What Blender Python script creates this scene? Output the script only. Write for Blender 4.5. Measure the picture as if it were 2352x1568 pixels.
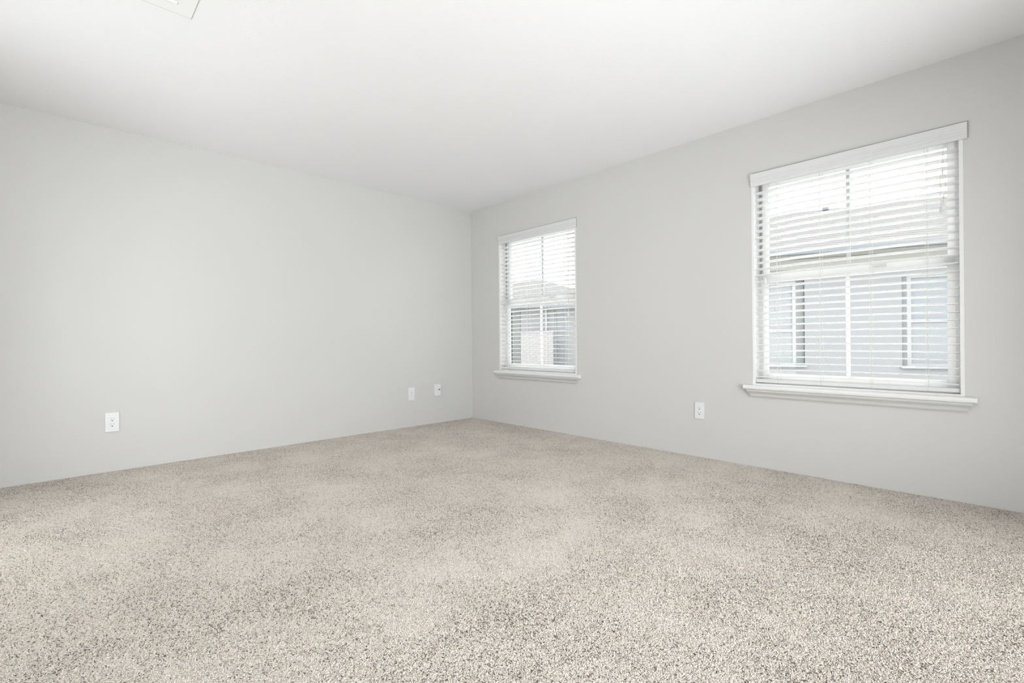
import bpy, bmesh, math, random
import numpy as np
from mathutils import Matrix, Vector

random.seed(7)
rng = np.random.default_rng(11)
S = bpy.context.scene
COL = S.collection
for o in list(bpy.data.objects):
    bpy.data.objects.remove(o)

# ------------------------------------------------------------------ camera
H = 2.44                                   # ceiling height
cam_d = bpy.data.cameras.new('camera')
cam = bpy.data.objects.new('camera', cam_d)
COL.objects.link(cam)
cam_d.sensor_width = 36.0
cam_d.lens = 16.748
cam_d.clip_start = 0.02
fw = Vector((0.691026, 0.722830, -0.000335))
rt = Vector((0.722801, -0.691002, -0.008601))
up = Vector((0.006449, -0.005701, 0.999963))
m = Matrix.Identity(4)
for i in range(3):
    m[i][0], m[i][1], m[i][2] = rt[i], up[i], -fw[i]
m[0][3], m[1][3], m[2][3] = -3.5695, -4.4244, 0.9000
cam.matrix_world = m
S.camera = cam

# ------------------------------------------------------------------ world, light, exposure
w = bpy.data.worlds.new('sky'); S.world = w; w.use_nodes = True
bg = w.node_tree.nodes['Background']
bg.inputs[0].default_value = (0.965, 0.985, 1.0, 1)
bg.inputs[1].default_value = 4.7
S.view_settings.view_transform = 'Standard'
S.view_settings.look = 'None'
S.view_settings.exposure = 0.05
S.view_settings.gamma = 1.0
S.view_settings.use_curve_mapping = False
try:
    S.cycles.max_bounces = 8
    S.cycles.diffuse_bounces = 6
    S.cycles.use_light_tree = False
    S.cycles.transparent_max_bounces = 24
    S.cycles.transmission_bounces = 6
    S.cycles.sample_clamp_indirect = 10
except Exception:
    pass

def area_light(name, loc, rot, sx, sy, power, col=(1, 1, 1)):
    l = bpy.data.lights.new(name, 'AREA'); l.shape = 'RECTANGLE'
    l.size, l.size_y, l.energy, l.color = sx, sy, power, col
    o = bpy.data.objects.new(name, l); COL.objects.link(o)
    o.location = loc; o.rotation_euler = rot
    return o
PWR_P, PWR_H = 18, 36
TILT_P, TILT_H = 14, 26
# fill lights added outside the two made-up glazed doors behind the photographer
area_light('fill_patio', (-4.90, -1.55, 0.85), (0, -math.radians(90+TILT_P), 0), 1.9, 1.2, PWR_P, (1.0, 0.99, 0.98))
area_light('fill_garden', (-2.415, -5.36, 0.85), (math.radians(90+TILT_H), 0, 0), 3.6, 1.9, PWR_H, (1.0, 0.99, 0.98))

# ------------------------------------------------------------------ materials
def mat(name, col, rough=0.6, bump=None, spec=0.4, var=None, metal=0.0):
    """bump=(scale, strength, distance); var=(scale, second colour, amount)"""
    ma = bpy.data.materials.new(name); ma.use_nodes = True
    nt = ma.node_tree; b = nt.nodes['Principled BSDF']
    b.inputs['Base Color'].default_value = (*col, 1)
    b.inputs['Roughness'].default_value = rough
    b.inputs['Specular IOR Level'].default_value = spec
    b.inputs['Metallic'].default_value = metal
    if bump or var:
        tc = nt.nodes.new('ShaderNodeTexCoord')
    if bump:
        n = nt.nodes.new('ShaderNodeTexNoise'); n.inputs['Scale'].default_value = bump[0]
        n.inputs['Detail'].default_value = 3
        bp = nt.nodes.new('ShaderNodeBump'); bp.inputs['Strength'].default_value = bump[1]
        bp.inputs['Distance'].default_value = bump[2]
        nt.links.new(tc.outputs['Object'], n.inputs['Vector'])
        nt.links.new(n.outputs['Fac'], bp.inputs['Height'])
        nt.links.new(bp.outputs['Normal'], b.inputs['Normal'])
    if var:
        n = nt.nodes.new('ShaderNodeTexNoise'); n.inputs['Scale'].default_value = var[0]
        n.inputs['Detail'].default_value = 4
        mx = nt.nodes.new('ShaderNodeMix'); mx.data_type = 'RGBA'
        mx.inputs[6].default_value = (*col, 1); mx.inputs[7].default_value = (*var[1], 1)
        mr = nt.nodes.new('ShaderNodeMath'); mr.operation = 'MULTIPLY'; mr.inputs[1].default_value = var[2]
        nt.links.new(tc.outputs['Object'], n.inputs['Vector'])
        nt.links.new(n.outputs['Fac'], mr.inputs[0])
        nt.links.new(mr.outputs[0], mx.inputs[0])
        nt.links.new(mx.outputs[2], b.inputs['Base Color'])
    return ma

M_wall = mat('wall_paint', (0.618, 0.612, 0.601), 0.75, bump=(160, 0.10, 0.002), spec=0.25)
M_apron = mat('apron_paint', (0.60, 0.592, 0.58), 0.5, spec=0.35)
M_ceil = mat('ceiling_paint', (0.845, 0.843, 0.850), 0.8, bump=(70, 0.22, 0.004), spec=0.2)
M_trim = mat('trim_gloss_white', (0.80, 0.80, 0.80), 0.35, spec=0.5)
M_slat = mat('blind_white', (0.945, 0.945, 0.94), 0.4, spec=0.4)
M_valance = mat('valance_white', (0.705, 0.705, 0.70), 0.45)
M_cord = mat('blind_cord', (0.74, 0.73, 0.69), 0.8)
M_vinyl = mat('vinyl_white', (0.93, 0.93, 0.92), 0.4)
M_track_shadow = mat('track_shadow_grey', (0.36, 0.36, 0.37), 0.6)  # grey of the jamb tracks and of the modelled shadow lines
M_grille = mat('grille_grey', (0.60, 0.61, 0.62), 0.5)
M_plate = mat('plate_white', (0.755, 0.77, 0.785), 0.3, spec=0.5)
M_dark = mat('slot_dark', (0.02, 0.02, 0.02), 0.6)
M_greyslot = mat('jack_grey', (0.30, 0.30, 0.31), 0.6)
M_metalw = mat('register_white', (0.84, 0.84, 0.84), 0.45)
M_slab = mat('carpet_backing', (0.92, 0.87, 0.80), 0.95, bump=(400, 0.3, 0.002))
M_grass = mat('yard_ground', (0.66, 0.655, 0.63), 0.95, var=(3, (0.56, 0.56, 0.52), 0.8))
M_stucco = mat('house_stucco', (0.235, 0.237, 0.243), 0.9, bump=(60, 0.2, 0.01), var=(2, (0.21, 0.213, 0.218), 0.7))
M_frieze = mat('house_frieze', (0.33, 0.326, 0.30), 0.8, var=(2, (0.27, 0.27, 0.245), 0.6))
M_gutter = mat('house_gutter', (0.15, 0.162, 0.17), 0.6)
M_shingle = mat('house_shingle', (0.165, 0.160, 0.157), 0.9, var=(9, (0.118, 0.112, 0.11), 0.9))
M_hwhite = mat('house_white_trim', (0.29, 0.295, 0.30), 0.6)
M_shutter = mat('house_shutter', (0.17, 0.18, 0.18), 0.7)
M_brick = mat('painted_brick', (0.30, 0.292, 0.288), 0.9, var=(20, (0.25, 0.242, 0.238), 0.8))
M_hglass = mat('house_window_glass', (0.18, 0.195, 0.205), 0.25, spec=0.5)
M_hblind = mat('house_window_blind', (0.205, 0.214, 0.222), 0.5)

def translucent(ma, col, fac):
    """thin white plastic lets some daylight through"""
    nt = ma.node_tree; b = nt.nodes['Principled BSDF']; out = nt.nodes['Material Output']
    t = nt.nodes.new('ShaderNodeBsdfTranslucent'); t.inputs[0].default_value = (*col, 1)
    mx = nt.nodes.new('ShaderNodeMixShader'); mx.inputs[0].default_value = fac
    nt.links.new(b.outputs[0], mx.inputs[1]); nt.links.new(t.outputs[0], mx.inputs[2]); nt.links.new(mx.outputs[0], out.inputs[0])
translucent(M_slat, (0.96, 0.96, 0.95), 0.40)
translucent(M_vinyl, (0.97, 0.97, 0.96), 0.38)

def glass(name):
    ma = bpy.data.materials.new(name); ma.use_nodes = True
    nt = ma.node_tree; nt.nodes.clear()
    out = nt.nodes.new('ShaderNodeOutputMaterial')
    tr = nt.nodes.new('ShaderNodeBsdfTransparent'); tr.inputs[0].default_value = (0.97, 0.98, 0.98, 1)
    gl = nt.nodes.new('ShaderNodeBsdfGlossy'); gl.inputs['Roughness'].default_value = 0.01
    fr = nt.nodes.new('ShaderNodeFresnel'); fr.inputs[0].default_value = 1.25
    mx = nt.nodes.new('ShaderNodeMixShader')
    nt.links.new(fr.outputs[0], mx.inputs[0]); nt.links.new(tr.outputs[0], mx.inputs[1])
    nt.links.new(gl.outputs[0], mx.inputs[2]); nt.links.new(mx.outputs[0], out.inputs[0])
    return ma
M_glass = glass('window_glass')

M_brass = mat('lamp_nickel', (0.55, 0.54, 0.52), 0.3, metal=1.0)

# ------------------------------------------------------------------ helpers
class MB:
    """collects shapes and links them as ONE mesh object"""
    def __init__(self):
        self.v, self.f = [], []
    def add(self, vs, fs):
        n = len(self.v); self.v += [tuple(p) for p in vs]
        self.f += [tuple(i + n for i in f) for f in fs]; return self
    def box(self, x0, x1, y0, y1, z0, z1):
        x0, x1 = sorted((x0, x1)); y0, y1 = sorted((y0, y1)); z0, z1 = sorted((z0, z1))
        return self.add([(x0,y0,z0),(x1,y0,z0),(x1,y1,z0),(x0,y1,z0),(x0,y0,z1),(x1,y0,z1),(x1,y1,z1),(x0,y1,z1)],
                        [(0,3,2,1),(4,5,6,7),(0,1,5,4),(1,2,6,5),(2,3,7,6),(3,0,4,7)])
    def prism(self, prof, y0, y1, e0=None, e1=None):
        """profile of (x, z) points swept along y; e0/e1 inset of each point at either end (mitres)"""
        n = len(prof); e0 = e0 or [0]*n; e1 = e1 or [0]*n
        vs = [(x, y0 + d, z) for (x, z), d in zip(prof, e0)] + [(x, y1 - d, z) for (x, z), d in zip(prof, e1)]
        fs = [tuple(range(n))[::-1], tuple(range(n, 2*n))]
        fs += [(i, (i+1) % n, (i+1) % n + n, i + n) for i in range(n)]
        return self.add(vs, fs)
    def tube(self, pts, r, seg=6, caps=True):
        pts = [Vector(p) for p in pts]; rs = r if isinstance(r, (list, tuple)) else [r]*len(pts)
        vs, fs = [], []
        for i, p in enumerate(pts):
            d = (pts[min(i+1, len(pts)-1)] - pts[max(i-1, 0)]).normalized()
            a = d.orthogonal().normalized() if abs(d.z) < 0.9 else Vector((1, 0, 0)).cross(d).normalized()
            b = d.cross(a).normalized()
            for k in range(seg):
                t = 2*math.pi*k/seg
                vs.append(p + (a*math.cos(t) + b*math.sin(t))*rs[i])
        for i in range(len(pts)-1):
            for k in range(seg):
                k2 = (k+1) % seg
                fs.append((i*seg+k, i*seg+k2, (i+1)*seg+k2, (i+1)*seg+k))
        if caps:
            fs.append(tuple(range(seg))[::-1]); fs.append(tuple(range((len(pts)-1)*seg, len(pts)*seg)))
        return self.add(vs, fs)
    def lathe(self, prof, c=(0, 0, 0), seg=24, axis='z'):
        vs, fs = [], []
        for r, h in prof:
            for k in range(seg):
                t = 2*math.pi*k/seg
                if axis == 'z': vs.append((c[0]+r*math.cos(t), c[1]+r*math.sin(t), c[2]+h))
                elif axis == 'x': vs.append((c[0]+h, c[1]+r*math.cos(t), c[2]+r*math.sin(t)))
                else: vs.append((c[0]+r*math.cos(t), c[1]+h, c[2]+r*math.sin(t)))
        n = len(prof)
        for i in range(n-1):
            for k in range(seg):
                k2 = (k+1) % seg
                fs.append((i*seg+k, i*seg+k2, (i+1)*seg+k2, (i+1)*seg+k))
        fs.append(tuple(range(seg))[::-1]); fs.append(tuple(range((n-1)*seg, n*seg)))
        return self.add(vs, fs)
    def mesh(self, name, material, smooth=False, bevel=0):
        me = bpy.data.meshes.new(name); me.from_pydata(self.v, [], self.f)
        bm = bmesh.new(); bm.from_mesh(me)
        bmesh.ops.recalc_face_normals(bm, faces=bm.faces)
        if bevel:
            bmesh.ops.bevel(bm, geom=[e for e in bm.edges if e.calc_face_angle(0) > 0.6], offset=bevel, segments=2, profile=0.6, affect='EDGES')
        bm.to_mesh(me); bm.free()
        me.materials.append(material)
        if smooth:
            for p in me.polygons: p.use_smooth = True
        return me
    def build(self, name, material, parent=None, smooth=False, bevel=0):
        o = bpy.data.objects.new(name, self.mesh(name, material, smooth, bevel)); COL.objects.link(o)
        if parent: o.parent = parent
        return o

def tag(o, label, cat=None, group=None, kind=None):
    o['label'] = label
    if cat: o['category'] = cat
    if group: o['group'] = group
    if kind: o['kind'] = kind
    return o
def empty(name, loc=(0, 0, 0), rz=0.0):
    o = bpy.data.objects.new(name, None); COL.objects.link(o)
    o.location = loc; o.rotation_euler = (0, 0, rz); o.empty_display_size = 0.1
    return o
def B(*a):
    return MB().box(*a)

# ------------------------------------------------------------------ room shell
RX, RY, T = -4.60, -5.06, 0.15            # room runs x RX..0, y RY..0
ZF = -0.0034                               # slab below the pile, pile tips near z = 0
WZ0, WZ1 = 0.575, 2.062                   # window openings
WIN = [(-3.160, -4.252), (-0.487, -1.579)]  # (edge towards the corner, other edge)

tag(B(RX-T, T, RY-T, T, ZF-0.12, ZF).build('floor', M_slab), 'floor slab under the speckled beige carpet', 'floor', kind='structure')
tag(B(RX-T, T, RY-T, T, H, H+0.12).build('ceiling', M_ceil), 'plain white lightly textured ceiling', 'ceiling', kind='structure')
tag(B(RX-T, 0, 0, T, ZF, H).build('wall_left', M_wall), 'plain light grey wall with three wall plates', 'wall', kind='structure')
wb = MB()
ys = [T] + [v for pr in sorted(WIN, reverse=True) for v in pr] + [RY-T]
for i in range(0, len(ys), 2):
    wb.box(0, T, ys[i+1], ys[i], ZF, H)
for a, b in WIN:
    wb.box(0, T, b, a, ZF, WZ0); wb.box(0, T, b, a, WZ1, H)
tag(wb.build('wall_right', M_wall), 'light grey wall with two windows', 'wall', kind='structure')
# two walls behind the photographer, each with a wide glazed door added to let fill light in
PD, HD = (-2.15, -0.95), (-4.25, -0.58)
tag(MB().box(RX-T, RX, RY-T, PD[0], ZF, H).box(RX-T, RX, PD[1], 0, ZF, H).box(RX-T, RX, *PD, 2.08, H).build('wall_behind', M_wall),
    'light grey wall with added glazed patio door behind the viewer', 'wall', kind='structure')
tag(MB().box(RX, HD[0], RY-T, RY, ZF, H).box(HD[1], 0, RY-T, RY, ZF, H).box(*HD, RY-T, RY, 2.08, H).build('wall_back', M_wall),
    'light grey wall with added glazed doors opposite the plain wall', 'wall', kind='structure')
def glazed_door(name, label, along, p0, p1, c):
    d = tag(empty(name, (0, 0, 0)), label, 'door', kind='structure')
    def bx(a0, a1, t0, t1, z0, z1):
        return B(t0, t1, a0, a1, z0, z1) if along == 'y' else B(a0, a1, t0, t1, z0, z1)
    mid = (p0+p1)/2
    for a0, a1 in ((p0, mid+0.03), (mid-0.03, p1)):
        t0 = c - 0.02 + (0.035 if a0 == p0 else 0); t1 = t0 + 0.03
        f = MB()
        for q in (bx(a0, a0+0.06, t0, t1, 0, 2.08), bx(a1-0.06, a1, t0, t1, 0, 2.08), bx(a0+0.06, a1-0.06, t0, t1, 0, 0.09), bx(a0+0.06, a1-0.06, t0, t1, 2.0, 2.08)):
            f.add(q.v, q.f)
        fo = f.build('door_leaf', M_vinyl, d)
        bx(a0+0.06, a1-0.06, t0+0.012, t0+0.018, 0.09, 2.0).build('pane', M_glass, fo)
        bx((a0+0.02 if a0 != p0 else a0+0.02), a0+0.04, t1, t1+0.03, 0.95, 1.15).build('door_handle', M_brass, fo)
    return d
glazed_door('fill_door_1', 'added unseen white framed sliding glass patio door for fill light', 'y', PD[0], PD[1], RX-0.08)
glazed_door('fill_door_2', 'added unseen white framed pair of sliding glass doors for fill light', 'x', HD[0], HD[1], RY-0.08)

# ------------------------------------------------------------------ carpet: real tufts, one tile repeated
TS, NT = 0.46, 156
def carpet_tile():
    n = NT*NT
    gx, gy = np.meshgrid(np.arange(NT), np.arange(NT))
    pit = TS/NT
    bx_ = (gx.ravel()+0.5+rng.uniform(-.42, .42, n))*pit - TS/2
    by_ = (gy.ravel()+0.5+rng.uniform(-.42, .42, n))*pit - TS/2
    ang = rng.uniform(0, 2*np.pi, n); lean = rng.uniform(2.5, 6.0, n)*1e-3
    hgt = rng.uniform(2.2, 4.0, n)*1e-3
    cur = ang + rng.uniform(-1.2, 1.2, n); cl = rng.uniform(0, 2.2, n)*1e-3
    rad = rng.uniform(1.3, 1.85, n)*1e-3
    rings = []
    for fr, lz, rr in ((0.0, 0.0, 1.0), (0.62, 0.6, 1.12), (1.0, 1.0, 0.72)):
        cx = bx_ + np.cos(ang)*lean*lz + (np.cos(cur)*cl if fr == 1.0 else 0)
        cy = by_ + np.sin(ang)*lean*lz + (np.sin(cur)*cl if fr == 1.0 else 0)
        cz = ZF + hgt*fr
        tw = ang + fr*1.5
        ring = np.stack([np.stack([cx+np.cos(tw+k*2*np.pi/3)*rad*rr, cy+np.sin(tw+k*2*np.pi/3)*rad*rr, cz + (0.0004*(k-1) if fr == 1.0 else 0*cz)], -1) for k in range(3)], 1)
        rings.append(ring)
    V = np.stack(rings, 1).reshape(n, 9, 3)
    quads = []
    for a in range(2):
        for k in range(3):
            k2 = (k+1) % 3
            quads.append((a*3+k, a*3+k2, (a+1)*3+k2)); quads.append((a*3+k, (a+1)*3+k2, (a+1)*3+k))
    quads.append((6, 7, 8))
    q = np.array(quads)
    F = (np.arange(n)[:, None, None]*9 + q[None]).reshape(-1, 3)
    me = bpy.data.meshes.new('carpet')
    me.vertices.add(n*9); me.vertices.foreach_set('co', V.reshape(-1).astype(np.float32))
    me.loops.add(F.size); me.loops.foreach_set('vertex_index', F.reshape(-1).astype(np.int32))
    me.polygons.add(len(F)); me.polygons.foreach_set('loop_start', (np.arange(len(F))*3).astype(np.int32))
    try: me.polygons.foreach_set('loop_total', np.full(len(F), 3, np.int32))
    except Exception: pass
    at = me.attributes.new('tuft', 'FLOAT', 'FACE')
    at.data.foreach_set('value', np.repeat(rng.uniform(0, 1, n), len(q)).astype(np.float32))
    me.update(calc_edges=True); me.validate()
    return me
def carpet_material():
    ma = bpy.data.materials.new('frieze_carpet'); ma.use_nodes = True
    nt = ma.node_tree; N = nt.nodes.new; L = nt.links.new
    b = nt.nodes['Principled BSDF']; b.inputs['Roughness'].default_value = 0.9
    b.inputs['Specular IOR Level'].default_value = 0.1
    b.inputs['Sheen Weight'].default_value = 0.55; b.inputs['Sheen Roughness'].default_value = 0.45
    b.inputs['Sheen Tint'].default_value = (1.0, 0.95, 0.88, 1)
    at = N('ShaderNodeAttribute'); at.attribute_name = 'tuft'
    oi = N('ShaderNodeObjectInfo')
    cb = N('ShaderNodeCombineXYZ'); L(at.outputs['Fac'], cb.inputs[0]); L(oi.outputs['Random'], cb.inputs[1])
    wn = N('ShaderNodeTexWhiteNoise'); wn.noise_dimensions = '2D'; L(cb.outputs[0], wn.inputs['Vector'])
    geo = N('ShaderNodeNewGeometry')
    no = N('ShaderNodeTexNoise'); no.inputs['Scale'].default_value = 2.2; no.inputs['Detail'].default_value = 4; no.inputs['Roughness'].default_value = 0.65
    L(geo.outputs['Position'], no.inputs['Vector'])
    mr = N('ShaderNodeMapRange'); mr.inputs[1].default_value = 0.3; mr.inputs[2].default_value = 0.7
    mr.inputs[3].default_value = -0.13; mr.inputs[4].default_value = 0.13
    L(no.outputs['Fac'], mr.inputs[0])
    ad = N('ShaderNodeMath'); ad.operation = 'ADD'; ad.use_clamp = True
    L(wn.outputs['Value'], ad.inputs[0]); L(mr.outputs[0], ad.inputs[1])
    cr = N('ShaderNodeValToRGB'); cr.color_ramp.interpolation = 'CONSTANT'
    e = cr.color_ramp.elements
    e[0].position = 0.0; e[0].color = (0.085, 0.058, 0.043, 1)
    e[1].position = 0.092; e[1].color = (0.48, 0.40, 0.33, 1)
    for pos, c in ((0.15, (0.83, 0.725, 0.63)), (0.42, (0.945, 0.872, 0.795)), (0.72, (0.975, 0.93, 0.88))):
        k = e.new(pos); k.color = (*c, 1)
    L(ad.outputs[0], cr.inputs[0]); L(cr.outputs[0], b.inputs['Base Color'])
    return ma
cm = carpet_tile(); M_carpet = carpet_material(); cm.materials.append(M_carpet)
carpet = bpy.data.objects.new('carpet', cm); COL.objects.link(carpet)
tag(carpet, 'cream and brown speckled twist-pile carpet covering the whole floor', 'carpet', kind='stuff')
ng = bpy.data.node_groups.new('carpet_tiles', 'GeometryNodeTree')
ng.interface.new_socket('Geometry', in_out='INPUT', socket_type='NodeSocketGeometry')
ng.interface.new_socket('Geometry', in_out='OUTPUT', socket_type='NodeSocketGeometry')
gi = ng.nodes.new('NodeGroupInput'); go = ng.nodes.new('NodeGroupOutput')
NX, NY = 10, 11
gr = ng.nodes.new('GeometryNodeMeshGrid')
gr.inputs['Size X'].default_value = TS*(NX-1); gr.inputs['Size Y'].default_value = TS*(NY-1)
gr.inputs['Vertices X'].default_value = NX; gr.inputs['Vertices Y'].default_value = NY
tr = ng.nodes.new('GeometryNodeTransform'); tr.inputs['Translation'].default_value = (RX/2, RY/2, 0)
ip = ng.nodes.new('GeometryNodeInstanceOnPoints')
rv = ng.nodes.new('FunctionNodeRandomValue'); rv.data_type = 'INT'
rv.inputs[4].default_value = 0; rv.inputs[5].default_value = 3
mu = ng.nodes.new('ShaderNodeMath'); mu.operation = 'MULTIPLY'; mu.inputs[1].default_value = math.pi/2
cx = ng.nodes.new('ShaderNodeCombineXYZ')
ng.links.new(gr.outputs['Mesh'], tr.inputs['Geometry']); ng.links.new(tr.outputs['Geometry'], ip.inputs['Points'])
ng.links.new(gi.outputs[0], ip.inputs['Instance']); ng.links.new(rv.outputs[2], mu.inputs[0])
ng.links.new(mu.outputs[0], cx.inputs[2]); ng.links.new(cx.outputs[0], ip.inputs['Rotation'])
ng.links.new(ip.outputs['Instances'], go.inputs[0])
md = carpet.modifiers.new('tiles', 'NODES'); md.node_group = ng

# ------------------------------------------------------------------ windows
def build_window(name, label, yl, yr):
    """yl = edge towards the corner (larger y)"""
    W = tag(empty(name, (0, (yl+yr)/2, WZ0)), label, 'window', kind='structure')
    oy, oz = (yl+yr)/2, WZ0
    def P(mb, nm, ma, par=None, bevel=0, smooth=False):
        mb.v = [(x, y-oy, z-oz) for x, y, z in mb.v]
        return mb.build(nm, ma, par or W, smooth, bevel)
    J = 0.017
    P(B(-0.001, 0.14, yl-J, yl, WZ0, WZ1), 'side_jamb', M_trim, bevel=0.001)
    P(B(-0.001, 0.14, yr, yr+J, WZ0, WZ1), 'side_jamb', M_trim, bevel=0.001)
    P(B(-0.001, 0.14, yr+J, yl-J, WZ1-J, WZ1), 'head_jamb', M_trim)
    P(B(-0.003, 0.14, yr+J, yl-J, WZ0+0.001, WZ0+0.014), 'sill_board', M_trim, bevel=0.002)
    # stool with rounded nose, apron with mitred returns
    nose = [(0.03, 0.576), (-0.036, 0.576), (-0.043, 0.572), (-0.046, 0.562), (-0.044, 0.551), (-0.036, 0.546), (0.0, 0.546), (0.0, 0.5745), (0.03, 0.5745)]
    nose = [(-0.0005, 0.577), (-0.036, 0.577), (-0.043, 0.573), (-0.046, 0.563), (-0.044, 0.552), (-0.036, 0.547), (-0.0005, 0.547)]
    P(MB().prism(nose, yr-0.050, yl+0.052), 'stool', M_trim, bevel=0.0015)
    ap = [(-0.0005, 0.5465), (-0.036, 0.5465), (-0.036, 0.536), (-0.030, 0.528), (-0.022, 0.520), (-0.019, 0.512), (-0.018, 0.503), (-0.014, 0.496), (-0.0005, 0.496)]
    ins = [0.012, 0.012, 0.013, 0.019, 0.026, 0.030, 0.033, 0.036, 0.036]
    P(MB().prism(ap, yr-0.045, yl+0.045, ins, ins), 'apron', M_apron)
    # vinyl frame and sashes
    a, b = yr+J, yl-J
    zb, zt, zm = WZ0+0.014, WZ1-J, 1.335
    fr = MB().box(0.085, 0.14, a, a+0.022, zb, zt).box(0.085, 0.14, b-0.022, b, zb, zt).box(0.085, 0.14, a+0.022, b-0.022, zt-0.022, zt).box(0.085, 0.14, a+0.022, b-0.022, zb, zb+0.022)
    P(fr, 'window_frame', M_vinyl)
    for nm, x0, z0, z1, rb, rtp in (('upper_sash', 0.117, zm-0.030, zt-0.022, 0.045, 0.035), ('lower_sash', 0.090, zb+0.022, zm+0.030, 0.045, 0.060)):
        x1 = x0 + 0.022
        s0, s1 = a+0.022, b-0.022; st = 0.034
        so = P(MB().box(x0, x1, s0, s0+st, z0, z1).box(x0, x1, s1-st, s1, z0, z1).box(x0, x1, s0+st, s1-st, z0, z0+rb).box(x0, x1, s0+st, s1-st, z1-rtp, z1), nm, M_vinyl, bevel=0.002)
        ym = oy; gz0, gz1 = z0+rb, z1-rtp
        P(B(x0+0.004, x1-0.004, ym-0.010, ym+0.010, gz0, gz1), 'grille_bar', M_grille if nm == 'upper_sash' else M_vinyl, so)
        for c0, c1 in ((s0+st, ym-0.010), (ym+0.010, s1-st)):
            P(B(x0+0.009, x0+0.013, c0, c1, gz0, gz1), 'pane', M_glass, so)
        if nm == 'lower_sash':
            P(MB().box(x0-0.018, x0, ym-0.20, ym-0.14, z1-0.026, z1-0.010), 'sash_lock', M_vinyl, so)
    # dark channel left beside the upper sash
    P(B(0.0845, 0.0865, b-0.024, b-0.006, zm+0.03, zt-0.022), 'jamb_track', M_track_shadow)
    return W
build_window('window_1', 'larger-looking double-hung window at the right edge of the room', *WIN[0])
build_window('window_2', 'smaller-looking double-hung window beside the room corner', *WIN[1])

# ------------------------------------------------------------------ blinds
def slat_mesh(L, tilt, dl, dr):
    mb = MB(); n = 12; t = 0.0070/2; d = 0.026
    ca, sa = math.cos(tilt), math.sin(tilt)
    vs, fs = [], []
    for i in range(n+1):
        u = i/n
        dz = -dl*max(0, (0.34-u)/0.34)**2 - dr*max(0, (u-0.70)/0.30)**2
        for x, z in ((-d, -t*0.5), (-d+0.002, -t), (d-0.002, -t), (d, t*0.5), (d-0.002, t), (-d+0.002, t)):
            vs.append((x*ca + z*sa, L/2 - u*L, -x*sa + z*ca + dz))
    k = 6
    for i in range(n):
        for j in range(k):
            fs.append((i*k+j, i*k+(j+1) % k, (i+1)*k+(j+1) % k, (i+1)*k+j))
    fs.append(tuple(range(k))); fs.append(tuple(range(n*k, n*k+k))[::-1])
    mb.add(vs, fs)
    return mb.mesh('slat', M_slat)
def tassel(p, h=0.038, r=0.008):
    x, y, z = p
    return MB().lathe([(0.0015, h), (0.004, h*0.9), (r*0.7, h*0.55), (r, h*0.12), (r*0.8, 0.0)], (x, y, z), 10)
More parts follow.
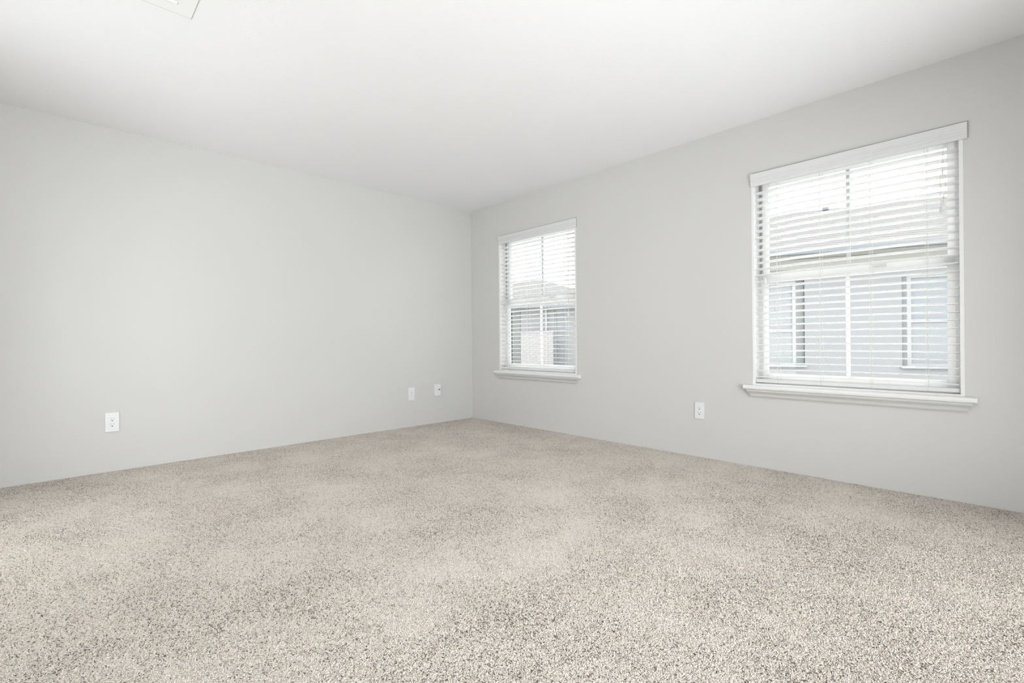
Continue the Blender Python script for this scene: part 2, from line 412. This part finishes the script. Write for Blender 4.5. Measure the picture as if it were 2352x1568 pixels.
def build_blind(label, yl, yr, dl, dr, big, vl, vr):
    oy = (yl+yr)/2
    Bl = tag(empty('window_blind', (0, oy, WZ0)), label, 'blind', 'slatted window blinds')
    def P(mb, nm, ma=M_slat, par=None, bevel=0, smooth=False):
        mb.v = [(x, y-oy, z-WZ0) for x, y, z in mb.v]
        return mb.build(nm, ma, par or Bl, smooth, bevel)
    # moulded valance hung just proud of the wall
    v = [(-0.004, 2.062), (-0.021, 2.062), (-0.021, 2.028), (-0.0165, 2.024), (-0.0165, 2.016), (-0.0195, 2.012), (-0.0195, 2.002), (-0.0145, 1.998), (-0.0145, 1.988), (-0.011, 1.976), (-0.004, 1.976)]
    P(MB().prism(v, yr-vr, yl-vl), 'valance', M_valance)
    P(B(-0.0035, -0.0005, yr-vr-0.004, yl-vl-0.01, 1.980, 2.0715), 'shadow_strip', M_track_shadow)  # dark strip standing in for the shadow line around the valance
    P(B(0.006, 0.062, yr+0.020, yl-0.020, 1.992, 2.040), 'headrail', bevel=0.002)
    a, b = yr+0.021, yl-0.021
    L = b-a; xc = 0.036
    mesh = [slat_mesh(L, math.radians(t), dl, dr) for t in (4.2, 5.0, 3.6)]
    for i in range(30):
        o = bpy.data.objects.new('slat', mesh[i % 3]); COL.objects.link(o); o.parent = Bl
        o.location = (xc + random.uniform(-.001, .001), (a+b)/2-oy, 1.9405-0.04472*i-WZ0 + random.uniform(-.0012, .0012))
    P(MB().prism([(xc-0.026, 0.598), (xc-0.026, 0.616), (xc-0.022, 0.620), (xc+0.022, 0.620), (xc+0.026, 0.616), (xc+0.026, 0.598), (xc, 0.595)], a, b), 'bottom_rail')
    for off in (0.162, 0.417, 0.681, 0.941):
        y = yl-off
        lc = MB()
        for x in (xc-0.0275, xc+0.0275):
            lc.tube([(x, y+0.0005*math.sin(k*2.1), 0.604+k*(1.99-0.604)/8) for k in range(9)], 0.0009, 4)
        lc.tube([(xc-0.0275, y, 0.604), (xc-0.028, y-0.002, 0.594), (xc-0.016, y-0.004, 0.592)], 0.0011, 4)
        lc.tube([(xc, y+0.012, 0.62), (xc, y+0.012, 1.99)], 0.0008, 4)
        P(lc, 'ladder_cord', M_cord)
    # tilt cords with tassels at the corner-side end
    for y, zt in ((yl-0.092, 1.288 if big else 1.722), (yl-0.080, 1.090 if big else 1.176)):
        c = P(MB().tube([(0.004, y, 1.99), (-0.008, y, 1.90), (-0.011, y, zt+0.03)], 0.0009, 5), 'tilt_cord', M_cord)
        P(tassel((-0.011, y, zt)), 'tassel', M_cord if not big else M_slat, c, smooth=True)
    if big:
        # lift cords knotted up in a loose bundle
        y = -4.172; x = -0.013
        for k, (dy, zt, dx) in enumerate(((0.010, 1.592, 0), (-0.004, 1.604, -0.006), (0.002, 1.600, -0.010))):
            pts = [(0.004, y-0.005+k*0.003, 1.99), (x+0.004, y-0.004+k*0.003, 1.945), (x+dx, y+0.004-k*0.004, 1.90), (x+dx, y, 1.873),
                   (x+dx, y+0.008*(k-1), 1.845), (x+dx, y+0.001, 1.822), (x+dx, y+0.010-k*0.011, 1.79), (x+dx, y+0.012-k*0.012, 1.72), (x+dx, y+dy, zt+0.035)]
            c = P(MB().tube(pts, 0.0011, 5), 'lift_cord', M_cord)
            P(tassel((x+dx, y+dy, zt), 0.042, 0.0085), 'tassel', M_slat, c, smooth=True)
        for k in range(3):
            s = (-1, 1, 0.3)[k]; w_ = (0.012, 0.009, 0.016)[k]
            loop = []
            for q in range(17):
                t = 2*math.pi*q/16
                loop.append((x-0.004-0.002*k, y + s*0.004 + w_*math.sin(t)*(0.7+0.3*math.cos(t/2)), 1.735 + 0.088*math.cos(t)))
            P(MB().tube(loop, 0.0011, 5), 'cord_loop', M_cord)
        kn = MB().tube([(x-0.006, y+0.006*math.cos(t*0.9), 1.873+0.006*math.sin(t*1.3)) for t in range(9)], 0.0018, 5)
        P(kn, 'cord_knot', M_cord)
        P(MB().tube([(x-0.004, y+0.002, 1.822), (x-0.006, y+0.020, 1.806), (x-0.005, y+0.027, 1.785), (x-0.004, y+0.027, 1.762)], 0.0009, 5), 'cord_end', M_cord)
        P(MB().tube([(x-0.003, y-0.002, 1.905), (x-0.006, y-0.020, 1.882), (x-0.006, y-0.019, 1.868), (x-0.004, y-0.006, 1.845)], 0.0009, 5), 'cord_end', M_cord)
    else:
        for k, dy in enumerate((-0.007, 0.0, 0.008)):
            y = -1.494+dy; zt = (1.128, 1.140, 1.133)[k]
            c = P(MB().tube([(0.004, -1.494, 1.99), (-0.010, -1.494+dy*0.2, 1.93), (-0.013, -1.494+dy*0.3, 1.25), (-0.013, y, zt+0.03)], 0.0010, 5), 'lift_cord', M_cord)
            P(tassel((-0.013, y, zt)), 'tassel', M_slat, c, smooth=True)
    return Bl
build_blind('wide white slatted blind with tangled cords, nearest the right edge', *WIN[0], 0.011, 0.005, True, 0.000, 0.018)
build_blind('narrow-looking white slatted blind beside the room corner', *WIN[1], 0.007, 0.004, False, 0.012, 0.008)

# ------------------------------------------------------------------ wall plates (built facing -y in local space, back at y = 0)
def duplex(label, loc, rz, w_, h_, decor):
    o = tag(empty('wall_outlet', loc, rz), label, 'outlet', 'electrical outlets')
    pl = B(-w_/2, w_/2, -0.007, -0.0003, -h_/2, h_/2).build('cover_plate', M_plate, o, bevel=0.0025)
    fw_, fh_ = (0.034, 0.068) if decor else (0.034, 0.070)
    if decor:
        B(-fw_/2, fw_/2, -0.0085, -0.0065, -fh_/2, fh_/2).build('receptacle_face', M_plate, o, bevel=0.0008)
    for s in (1, -1):
        zc = s*0.0195
        if not decor:
            MB().lathe([(0.0172, -0.0085), (0.0172, -0.0065)], (0, 0, zc), 20, 'y').build('receptacle_face', M_plate, o)
        B(-0.0088, -0.0060, -0.0092, -0.0080, zc+0.000, zc+0.0105).build('slot', M_greyslot, o)
        B(0.0060, 0.0088, -0.0092, -0.0080, zc+0.0015, zc+0.0100).build('slot', M_greyslot, o)
        MB().lathe([(0.0036, -0.0093), (0.0036, -0.008)], (0, 0, zc-0.0080), 12, 'y').build('ground_hole', M_dark, o)
    return o
duplex('white duplex outlet on the plain wall, far left', (-3.287, 0, 0.350), 0, 0.078, 0.136, True)
duplex('white duplex outlet under and left of the wide window', (0, -2.772, 0.356), -math.pi/2, 0.074, 0.126, True)
jp = tag(empty('jack_plate', (-0.836, 0, 0.347), 0), 'flat white cable jack plate, left of the boxy jack', 'wall plate')
B(-0.039, 0.039, -0.007, -0.0003, -0.069, 0.069).build('cover_plate', M_plate, jp, bevel=0.0025)
B(-0.020, 0.020, -0.0088, -0.0065, -0.040, 0.040).build('insert', M_plate, jp, bevel=0.001)
MB().lathe([(0.0045, -0.012), (0.0045, -0.008)], (0, 0, 0.012), 12, 'y').build('coax_port', M_greyslot, jp)
MB().tube([(-0.008, -0.009, -0.006), (-0.007, -0.009, -0.020), (0, -0.009, -0.026), (0.007, -0.009, -0.020), (0.008, -0.009, -0.006)], 0.0012, 5).build('embossed_mark', mat('emboss', (0.66, 0.67, 0.7), 0.4), jp)
sb = tag(empty('surface_jack_box', (-0.512, 0, 0.368), 0), 'boxy white surface jack with two dark holes near corner', 'wall jack')
B(-0.038, 0.038, -0.030, -0.0003, -0.066, 0.066).build('housing', M_plate, sb, bevel=0.004)
for xx, r_, ma in ((0.002, 0.0055, M_greyslot), (0.022, 0.0075, M_dark)):
    MB().lathe([(r_, -0.0312), (r_, -0.029)], (xx, 0, 0.004), 14, 'y').build('port', ma, sb)

# ------------------------------------------------------------------ ceiling register (only its corner is in view)
vx, vy, vs_ = -3.0995, -1.7565, 0.36
cv = tag(empty('ceiling_register', (vx-vs_/2, vy-vs_/2, H)), 'square white ceiling air register with a shadow-line edge', 'vent')
h2 = vs_/2
fl = 0.062
fm = MB()
for q in ((-h2, h2, h2-fl, h2), (-h2, h2, -h2, -h2+fl), (-h2, -h2+fl, -h2+fl, h2-fl), (h2-fl, h2, -h2+fl, h2-fl)):
    fm.box(q[0], q[1], q[2], q[3], -0.0035, -0.0014)
fm.build('flange', M_metalw, cv)
B(-h2-0.003, h2+0.0026, -h2-0.003, h2+0.0055, -0.0012, -0.0002).build('shadow_edge', M_track_shadow, cv)  # dark sheet wider than the flange, drawn as its shadow line
B(-h2+fl, h2-fl, -h2+fl, h2-fl, -0.0030, -0.0014).build('backing', M_metalw, cv)
for k in range(7):
    y = -h2+fl+0.020+k*0.033
    MB().prism([(0, 0)]*0 or [(-0.011, -0.003), (-0.004, -0.008), (0.004, -0.008), (0.011, -0.003)], -h2+fl+0.006, h2-fl-0.006).build('louver', M_metalw, cv).matrix_local = Matrix.Translation((0, y, 0)) @ Matrix.Rotation(math.pi/2, 4, 'Z')

# ------------------------------------------------------------------ outside
GZ = -0.30
tag(B(0.2, 60, -40, 45, GZ-0.1, GZ).build('ground', M_grass), 'pale yard ground outside the windows', 'ground', kind='structure')

def house_frame(name, label, P0, ang):
    o = tag(empty(name, (P0[0], P0[1], GZ), ang), label, 'house')
    return o
# local frame: +x runs along the facade (away from the viewer's right), -y... faces the room; z from GZ
def hp(mb, nm, ma, par, **k):
    mb.v = [(x, y, z-GZ) for x, y, z in mb.v]
    return mb.build(nm, ma, par, **k)
def roof_courses(x0, x1, ye, ze, yr, zr, n, hip0, hip1):
    """stepped shingle courses from eave to ridge"""
    mb = MB(); sl = (zr-ze)/(yr-ye)
    for i in range(n):
        ya = ye + (yr-ye)*i/n; yb = ye + (yr-ye)*(i+1)/n + 0.03
        za, zb = ze + sl*(ya-ye), ze + sl*(yb-ye)
        h0, h1 = hip0*(i/n), hip1*(i/n); g0, g1 = hip0*((i+1)/n), hip1*((i+1)/n)
        vs = [(x0+h0, ya, za), (x1-h1, ya, za), (x1-g1, yb, zb), (x0+g0, yb, zb), (x0+h0, ya, za+0.014), (x1-h1, ya, za+0.014), (x1-g1, yb, zb+0.008), (x0+g0, yb, zb+0.008)]
        mb.add(vs, [(0,3,2,1),(4,5,6,7),(0,1,5,4),(1,2,6,5),(2,3,7,6),(3,0,4,7)])
    return mb
def house_window(par, x0, x1, z0, z1, zm, yf, glassmat, lower=None):
    f = MB(); t = 0.05
    f.box(x0, x0+t, yf-0.03, yf+0.02, z0, z1).box(x1-t, x1, yf-0.03, yf+0.02, z0, z1).box(x0+t, x1-t, yf-0.03, yf+0.02, z1-t, z1).box(x0+t, x1-t, yf-0.03, yf+0.02, z0, z0+t).box(x0+t, x1-t, yf-0.03, yf+0.02, zm-0.025, zm+0.025)
    fo = hp(f, 'window_frame', M_hwhite, par)
    hp(B(x0+t, x1-t, yf+0.0, yf+0.01, zm+0.025, z1-t), 'pane', glassmat, fo)
    hp(B(x0+t, x1-t, yf-0.012, yf-0.002, z0+t, zm-0.025), 'pane', lower or glassmat, fo)
    return fo

# house A, about five metres off, seen through the wide window.  local x = -dA, local y = away from us
angA = math.atan2(-0.933, 0.36)
HA = house_frame('neighbour_house', 'pale stucco house with grey shingle roof seen through the wide window', (5.5, -2.66), angA)
# local x = -t  (t measured along the facade towards +y)
hp(MB().box(-2.4, -1.36, 0, 0.2, GZ, 2.28).box(-0.60, 0.67, 0, 0.2, GZ, 2.28).box(1.55, 6, 0, 0.2, GZ, 2.28)
   .box(-1.36, -0.60, 0, 0.2, GZ, 0.46).box(-1.36, -0.60, 0, 0.2, 1.86, 2.28).box(0.67, 1.55, 0, 0.2, GZ, 0.46).box(0.67, 1.55, 0, 0.2, 1.86, 2.28)
   .box(-2.4, -2.2, 0.2, 6, GZ, 2.28), 'stucco_wall', M_stucco, HA)
hp(B(-2.42, 6, -0.03, -0.002, 2.04, 2.20), 'frieze_board', M_frieze, HA)
hp(B(-2.7, 6.3, -0.36, 0.0, 2.205, 2.225), 'soffit', M_frieze, HA)
hp(MB().prism([(0, 0)]*0 or [(-0.36, 2.20), (-0.46, 2.22), (-0.48, 2.30), (-0.47, 2.305), (-0.36, 2.305)], -6.3, 2.7).box(0, 0, 0, 0, 0, 0) if False else
   B(-2.7, 6.3, -0.47, -0.36, 2.215, 2.30), 'gutter', M_gutter, HA, bevel=0.02)
hp(roof_courses(-2.72, 6.3, -0.42, 2.295, 4.5, 4.0, 30, 1.9, 1.9), 'shingle_roof', M_shingle, HA)['kind'] = 'stuff'
hp(MB().lathe([(0.07, 0), (0.07, 0.05), (0.05, 0.09), (0.02, 0.10)], (0.32, 4.3, 3.94), 14), 'roof_vent', M_gutter, HA)
for xa, xb in ((-1.40, -0.56), (0.63, 1.59)):
    hp(B(xa, xb, 0.15, 0.17, 0.42, 1.90), 'back_panel', M_hblind, HA)  # panel added behind each opening so no sky shines through
house_window(HA, -1.36, -0.72, 0.46, 1.86, 1.04, 0.08, M_hblind, M_hblind)
hp(B(-0.72, -0.605, 0.05, 0.07, 0.46, 1.86), 'side_shutter', M_shutter, HA)
hp(B(-1.40, -0.58, -0.05, 0.06, 0.44, 0.47), 'window_ledge', M_hwhite, HA)
hp(B(0.675, 0.745, 0.05, 0.07, 0.46, 1.86), 'side_shutter', M_shutter, HA)
house_window(HA, 0.745, 1.55, 0.46, 1.86, 1.16, 0.08, M_hglass, M_hblind)
hp(B(0.65, 1.58, -0.05, 0.06, 0.44, 0.47), 'window_ledge', M_hwhite, HA)

# house B, farther, seen through the window by the corner
angB = math.atan2(-math.sin(math.radians(125)), -math.cos(math.radians(125)))
HB = house_frame('neighbour_house', 'farther house with white brick screen seen through the window by the corner', (8.82, 7.22), angB)
# local x = -t
hp(MB().box(-5, -0.95, 0, 0.2, GZ, 2.12).box(-0.60, 0.62, 0, 0.2, GZ, 2.12).box(1.04, 5, 0, 0.2, GZ, 2.12)
   .box(-0.95, -0.60, 0, 0.2, 1.98, 2.12).box(0.62, 1.04, 0, 0.2, 1.98, 2.12)
   .box(-0.95, -0.60, 0, 0.2, GZ, 0.0).box(0.62, 1.04, 0, 0.2, GZ, 0.0), 'stucco_wall', M_stucco, HB)
hp(B(-5.2, 5.2, -0.30, 0, 2.07, 2.09), 'soffit', M_frieze, HB)
hp(B(-5.2, 5.2, -0.40, -0.30, 2.05, 2.14), 'gutter', M_gutter, HB, bevel=0.02)
hp(roof_courses(-5.2, 3.0, -0.38, 2.13, 3.5, 3.5, 18, 1.0, 3.2), 'shingle_roof', M_shingle, HB)['kind'] = 'stuff'
hp(B(-0.93, -0.62, 0.06, 0.08, 0.0, 1.98), 'side_shutter', M_shutter, HB)
for xa, xb in ((-0.99, -0.56), (0.58, 1.08)):
    hp(B(xa, xb, 0.15, 0.17, -0.05, 2.05), 'back_panel', M_hblind, HB)  # added panels that close these openings against the sky behind
house_window(HB, 0.62, 1.04, 0.0, 1.98, 1.0, 0.08, M_hblind, M_hblind)
hp(B(0.28, 0.36, -0.08, -0.003, GZ, 2.06), 'downspout', M_hwhite, HB)
# low screen wall of white painted bricks in front of house B
SW = tag(empty('brick_screen_wall', (8.82-0.819*0.6, 7.22-0.574*0.6, GZ), angB), 'low white painted brick screen in front of the farther house', 'garden wall')
hp(B(-0.48, 0.64, -0.10, 0.0, GZ, 1.20), 'mortar_core', M_brick, SW)
bk = MB(); bw, bh = 0.20, 0.068
for r_ in range(21):
    z = GZ+0.005 + r_*(bh+0.005)
    x = -0.47 - (bw/2 if r_ % 2 else 0)
    while x < 0.63:
        x0, x1 = max(x, -0.47), min(x+bw, 0.63)
        if x1-x0 > 0.02:
            bk.box(x0, x1, -0.112-random.uniform(0, .006), -0.099, z, z+bh)
        x += bw+0.008
bo = hp(bk, 'bricks', M_brick, SW); bo['kind'] = 'stuff'
hp(B(-0.50, 0.66, -0.13, 0.02, 1.20, 1.235), 'coping', M_hwhite, SW)
